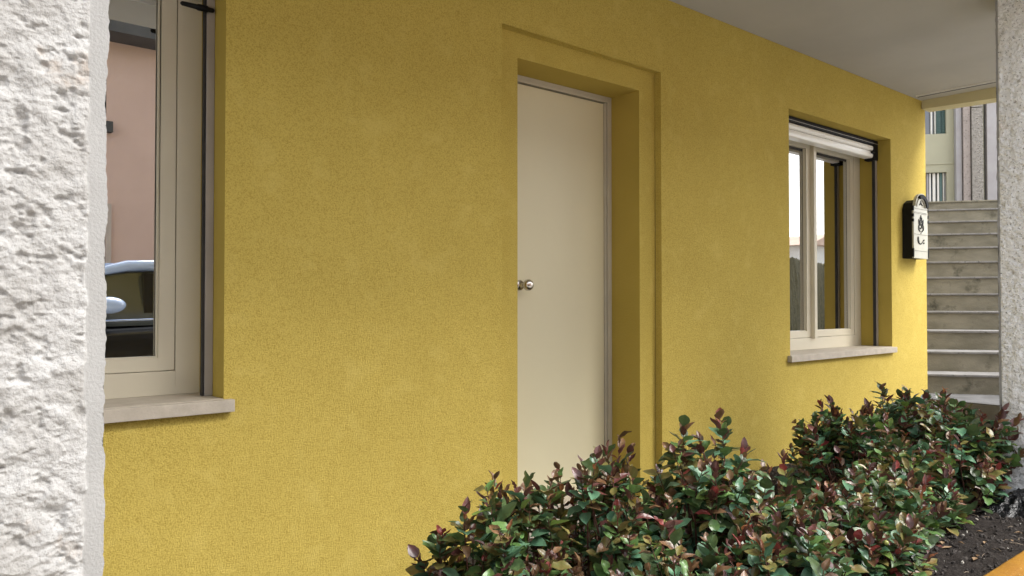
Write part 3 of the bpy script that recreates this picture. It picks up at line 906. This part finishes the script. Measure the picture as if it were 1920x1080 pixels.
SHR_N = 0
def shrub(x, y, rx, ry, h, shoots, seed, label, extra=(), lowfront=0.0, redness=0.3, berries=1):
    rd = random.Random(seed)
    z0 = soil_z(x, y) - 0.01
    root = empty('photinia_shrub', (x, y, z0))
    tag(root, label, 'shrub', 'red tipped shrubs planted in the bed')
    br = MB()
    items = []
    camv = Vector((-x, -y, 1.35 - z0))
    tips = []
    for i in range(shoots):
        # tips fill a dome
        a = rd.random() * 2 * math.pi
        rr = math.sqrt(rd.random())
        e = (rd.random() ** 0.45)                # mostly near the surface
        dome = math.sqrt(max(0.0, 1 - rr ** 4))
        tz = h * (0.24 + 0.82 * dome * e * rd.uniform(0.90, 1.06)) if rr < .96 else h * rd.uniform(.18, .6)
        tx, ty = rx * rr * math.cos(a), ry * rr * math.sin(a)
        tips.append((tx, ty, tz, rd.random() < 0.20))
    for e in extra: tips.append((e[0], e[1], e[2], True))
    for (tx, ty, tz, tall) in tips:
        L = rd.uniform(.12, .22) * (1.15 if tall else 1)
        out = Vector((tx, ty, 0)); 
        d = (Vector((tx / rx * .45, ty / ry * .45, 1.0)) + Vector((rd.uniform(-.25, .25), rd.uniform(-.25, .25), 0))).normalized()
        tip = Vector((tx, ty, tz))
        if tz < h * .45 and rd.random() < .55:
            d = (Vector((tx / rx, ty / ry, .45))).normalized()
        p1 = tip - d * L
        if p1.z < .03: p1.z = .03
        p0 = Vector((tx * .15 + rd.uniform(-.04, .04), ty * .15 + rd.uniform(-.04, .04), 0))
        pm = p0.lerp(p1, .55) + Vector((tx * .12, ty * .12, .02))
        bow = Vector((rd.uniform(-.012, .012), rd.uniform(-.012, .012), 0))
        pts = [p0, pm, p1, p1.lerp(tip, .5) + bow, tip]
        br.tube(pts, [.0055, .0042, .0028, .0022, .0013], 5, False)
        young = rd.random() < redness or tall
        n = rd.randint(13, 18)
        ph = rd.random() * 6.28
        for k in range(n):
            t = (k + .5) / n                     # 0 low .. 1 tip
            if t < .62: seg = p1.lerp(pts[3], t / .62)
            else: seg = pts[3].lerp(tip, (t - .62) / .38)
            ph += 2.4 + rd.uniform(-.3, .3)
            top = t > .72
            elev = (rd.uniform(.9, 1.3) if top and young else rd.uniform(.35, 1.0)) if t > .4 else rd.uniform(-.15, .65)
            axis = d
            side = Vector((math.cos(ph), math.sin(ph), 0))
            side = (side - axis * side.dot(axis)).normalized()
            dirv = (side * math.cos(elev) + axis * math.sin(elev)).normalized()
            if t < .4: dirv = (dirv + Vector((0, 0, -.15 + rd.uniform(-.2, .25)))).normalized()
            if top and young: kind = rd.choices(('bronze', 'maroon', 'red', 'orange', 'dark'), (5, 5, 1.2, 1.6, 2))[0]
            elif top: kind = rd.choices(('green', 'bronze', 'dark', 'olive', 'maroon', 'orange'), (2, 5, 3, 4, 4, .8))[0]
            else: kind = rd.choices(('dark', 'green', 'teal', 'light', 'bronze', 'maroon', 'red', 'yellow', 'olive', 'orange'), (22, 20, 22, 3.5, 10, 7, 1.8, .8, 10, 1))[0]
            sc = (rd.uniform(.5, .9) if top and not tall else rd.uniform(.65, 1.05)) if top else rd.uniform(.75, 1.15)
            yv = dirv
            up = (axis + Vector((rd.uniform(-.35, .35), rd.uniform(-.35, .35), .25)))
            zv = (up - yv * up.dot(yv)).normalized()
            xv = yv.cross(zv)
            m = Matrix((xv, yv, zv)).transposed().to_4x4()
            m = Matrix.Translation(seg) @ m @ Matrix.Scale(sc, 4)
            me = rd.choice(LEAVES[kind])
            # what shows largest: towards the camera and on the outside of the dome
            score = (seg - camv).length - 1.0 * (seg.z / h) - .3 * math.sqrt((seg.x / rx) ** 2 + (seg.y / ry) ** 2) - (.4 if tall else 0) + rd.uniform(0, .25)
            if seg.z + (yv * .03).z < .012: continue
            items.append((score, me, m))
    b_ = br.build('branches', M_stem, root, recalc=False)
    items.sort(key=lambda q: q[0])
    for s_, me, m in items[:298]:
        o = bpy.data.objects.new('leaf', me)
        C.objects.link(o); o.parent = root; o.matrix_local = m
    # the rest joined
    rest = items[298:]
    mats, mi = [], {}
    V, Fc, I = [], [], []
    base_ = 0
    for s_, me, m in rest:
        mt = me.materials[0]
        if mt.name not in mi: mi[mt.name] = len(mats); mats.append(mt)
        co = np.empty(len(me.vertices) * 3); me.vertices.foreach_get('co', co); co = co.reshape(-1, 3)
        A_ = np.array(m)
        co = co @ A_[:3, :3].T + A_[:3, 3]
        V.append(co)
        q = np.empty(len(me.polygons) * 4, dtype=np.int32); me.loops.foreach_get('vertex_index', q)
        Fc.append(q + base_); I.append(np.full(len(me.polygons), mi[mt.name], dtype=np.int32))
        base_ += len(co)
    V = np.concatenate(V); Fc = np.concatenate(Fc); I = np.concatenate(I)
    me = bpy.data.meshes.new('foliage')
    me.vertices.add(len(V)); me.vertices.foreach_set('co', V.reshape(-1).astype(np.float32))
    me.loops.add(len(Fc)); me.loops.foreach_set('vertex_index', Fc.astype(np.int32))
    me.polygons.add(len(I)); me.polygons.foreach_set('loop_start', np.arange(0, len(Fc), 4, dtype=np.int32))
    for mt in mats: me.materials.append(mt)
    me.polygons.foreach_set('material_index', I)
    me.polygons.foreach_set('use_smooth', np.full(len(I), True))
    me.update(calc_edges=True)
    fo = link('foliage', me, root); fo['kind'] = 'stuff'
    for k in range(berries):
        a = rd.uniform(3.6, 5.8)
        p = Vector((rx * .75 * math.cos(a), ry * .75 * math.sin(a), h * rd.uniform(.5, .85)))
        bm = bmesh.new(); bmesh.ops.create_icosphere(bm, subdivisions=2, radius=rd.uniform(.006, .010))
        for f in bm.faces: f.smooth = True
        me = bpy.data.meshes.new('fruit'); bm.to_mesh(me); bm.free()
        o = link('fruit', me, root, M_berry); o.location = p
    return root

SH = [
 (1.66, 2.02, .29, .27, .54, 56, 'leftmost shrub of the row, in front of the blank yellow wall', .5, [(-.02, 0, .57), (.2, -.05, .55)]),
 (2.13, 1.97, .30, .28, .56, 56, 'tall shrub growing in front of the cream door', .45, [(.13, .05, .62), (.0, 0, .59)]),
 (2.60, 1.86, .30, .28, .545, 56, 'shrub with two raised red shoots right of the cream door', .5, [(.08, 0, .65), (-.13, .02, .63), (.16, .02, .60)]),
 (2.00, 1.54, .30, .22, .36, 64, 'low shrub at the bottom edge in front of the one by the door', .3, []),
 (2.54, 1.50, .31, .24, .38, 60, 'low green shrub near the kerb between the door and the far window', .25, []),
 (3.04, 1.76, .29, .25, .34, 56, 'low middle shrub where the bare soil shows behind, below the yellow wall', .4, [(.02, .04, .46)]),
 (3.46, 1.56, .31, .25, .34, 56, 'green leafed shrub spreading over the bare soil in the middle', .2, [(.30, -.12, .16)]),
 (3.04, 1.42, .28, .20, .32, 56, 'smallest shrub, at the bottom edge closest to the yellow kerb', .2, []),
 (4.08, 2.02, .31, .30, .53, 62, 'rounded shrub below the far window, tall and bronze tipped', .6, []),
 (4.68, 1.98, .31, .28, .565, 58, 'bronze shrub at the foot of the stairs behind the others', .7, []),
 (4.46, 1.60, .32, .21, .555, 60, 'rightmost shrub, its leaves brushing the far stone pillar', .5, [(.22, -.14, .52), (.25, -.20, .42), (.24, -.22, .30), (.26, -.16, .36), (.20, -.22, .48), (.24, -.18, .22)]),
 (5.12, 2.06, .30, .30, .52, 54, 'shrub nearest the corner of the yellow building, mostly behind the others', .6, []),
 (3.92, 1.66, .31, .24, .425, 62, 'dense green shrub in front of the rounded bronze tipped one', .3, [(.30, -.15, .12), (.24, -.22, .10)]),
]
for i, (x, y, rx, ry, h, n, lab, red, ex) in enumerate(SH):
    shrub(x, y, rx, ry, h, n, 100 + i, lab, ex, redness=red)

# ------------------------------------------------------------------ things seen only in the window glass
pk = empty('pink_building', (2, -7, 0))
tag(pk, 'pink rendered building across the street, seen mirrored in the left window', 'building')
MB().box(-12, 10, -6, 0, 0, 5.95).build('wall', M_pink, pk)
MB().box(-12.4, 10.4, 0.001, 0.55, 5.36, 5.80).build('eave', M_eave, pk)
MB().box(-12.4, 10.4, 0.001, 0.65, 5.81, 5.90).build('gutter', M_trim, pk)
MB().box(0.90, 0.975, 0.001, 0.05, 0.4, 2.85).build('door_surround', M_trim, pk)
MB().box(0.88, 0.97, 0.001, 0.13, 3.94, 4.10).build('wall_lamp', M_eave, pk)

ho = empty('white_house', (37, -15, 0))
tag(ho, 'low white house with orange roof far down the street, mirrored in the right window', 'house')
MB().box(-6, 6, -4, 4, 0, 3.75).build('wall', M_white, ho)
MB().prism([(-6.5, 3.75), (6.5, 3.75), (5, 4.25), (-5, 4.25)], -4.5, 4.5).build('roof', M_roof, ho)

U, V = np.meshgrid(np.linspace(0, 1, 160), np.linspace(0, 1, 60))
ang = V * math.pi
hx = 18 + U * 12
hy = -6.4 - np.cos(ang) * (0.75 + .25 * (fbm(U * 60, V * 12, 61, 4) - .5)) - U * 3.5
hz = 2.75 * np.clip(np.sin(ang) * 1.5, 0, 1) + .35 * (fbm(U * 80, V * 14, 62, 4) - .5) * np.clip(np.sin(ang) * 3, 0, 1)
M_hedge = mat('far_hedge_green', (0.075, 0.065, 0.030), 0.9, (0.12, 0.105, 0.05), 9, 6, bump=(20, 0.05, 4))
o = grid_mesh('hedge', np.stack([hx, hy, hz], -1), M_hedge)
tag(o, 'tall clipped dark hedge down the street, mirrored in the right window', 'hedge')

# parked car, nose towards -X, seen in the left window's reflection
car = empty('parked_car', (1.08, -2.65, 0.0))
tag(car, 'dark car with painted sky sheen parked by the kerb, mirrored in the left window', 'car', None)
CW = 0.88
def loft(secs, m, name, parent, smooth=True):      # secs: list of closed rings (same count)
    bm = bmesh.new()
    rs = [[bm.verts.new(p) for p in s_] for s_ in secs]
    n = len(rs[0])
    for a, c in zip(rs, rs[1:]):
        for k in range(n):
            f = bm.faces.new((a[k], a[(k + 1) % n], c[(k + 1) % n], c[k])); f.smooth = smooth
    bm.faces.new(rs[0]); bm.faces.new(rs[-1][::-1])
    bmesh.ops.recalc_face_normals(bm, faces=bm.faces)
    me = bpy.data.meshes.new(name); bm.to_mesh(me); bm.free()
    return link(name, me, parent, m)
def ring(x, w, z0, z1, sh=.1):
    return [(x, -w, z0 + sh), (x, -w * .9, z0), (x, w * .9, z0), (x, w, z0 + sh), (x, w, z1 - sh), (x, w * .93, z1), (x, -w * .93, z1), (x, -w, z1 - sh)]
body = loft([ring(-1.55, .70, .35, .78), ring(-1.45, .82, .28, .92), ring(-.9, CW, .25, 1.02), ring(.1, CW, .25, 1.10), ring(1.6, CW, .25, 1.16), ring(2.6, CW, .25, 1.17), ring(2.85, .80, .32, 1.05)], M_cardark, 'body', car)
def cab(x, w0, w1, z0, z1):
    return [(x, -w0, z0), (x, w0, z0), (x + 0, w1, z1), (x, -w1, z1)]
bm = bmesh.new()
lo_ = [(.28, -.84, 1.11), (2.7, -.84, 1.15), (2.7, .84, 1.15), (.28, .84, 1.11)]
up_ = [(.72, -.66, 1.64), (2.25, -.66, 1.66), (2.25, .66, 1.66), (.72, .66, 1.64)]
vl = [bm.verts.new(p) for p in lo_]; vu = [bm.verts.new(p) for p in up_]
for k in range(4): bm.faces.new((vl[k], vl[(k + 1) % 4], vu[(k + 1) % 4], vu[k]))
bm.faces.new(vu)
bmesh.ops.recalc_face_normals(bm, faces=bm.faces)
me = bpy.data.meshes.new('side_glass'); bm.to_mesh(me); bm.free()
link('side_glass', me, car, M_carglass)
b = MB()
b.tube([(.24, .85, 1.10), (.45, .765, 1.40), (.66, .69, 1.63), (.9, .67, 1.69), (1.5, .67, 1.715), (2.3, .67, 1.69), (2.72, .84, 1.17)], [.036, .036, .044, .054, .056, .054, .045], 8)
b.tube([(.24, -.85, 1.10), (.45, -.765, 1.40), (.66, -.69, 1.63), (.9, -.67, 1.69), (1.5, -.67, 1.715), (2.3, -.67, 1.69), (2.72, -.84, 1.17)], [.036, .036, .044, .054, .056, .054, .045], 8)
b.build('roof_rail', M_car, car)
MB().box(.70, 2.27, -.65, .65, 1.655, 1.715).build('roof', M_car, car, bevel=.02)
MB().box(1.02, 1.10, .70, .80, 1.18, 1.62).build('door_pillar', M_cardark, car)
b = MB(); b.tube([(.05, .885, 1.150), (.9, .89, 1.175), (2.3, .89, 1.20)], .011, 6); b.build('chrome_trim', M_chrome, car)
bm = bmesh.new(); bmesh.ops.create_uvsphere(bm, u_segments=20, v_segments=12, radius=1)
for f in bm.faces: f.smooth = True
for v in bm.verts: v.co = (v.co.x * .145 + .66, v.co.y * .12 + 1.03, v.co.z * .078 + 1.315)
me = bpy.data.meshes.new('wing_mirror'); bm.to_mesh(me); bm.free(); link('wing_mirror', me, car, M_car)
for wx in (-.75, 1.95):
    for s_ in (-1, 1):
        w_ = MB().lathe([(-.1, .05), (-.1, .30), (-.07, .33), (.07, .33), (.1, .30), (.1, .05)], 'y', 28).build('wheel', M_tyre, car)
        w_.location = (wx, s_ * .80, .33)
        rm = MB().lathe([(-.02, .03), (-.02, .20), (.0, .21), (.02, .20), (.02, .03)], 'y', 20).build('rim', M_chrome, None); rm.parent = w_; rm.location = (0, s_ * .095, 0)
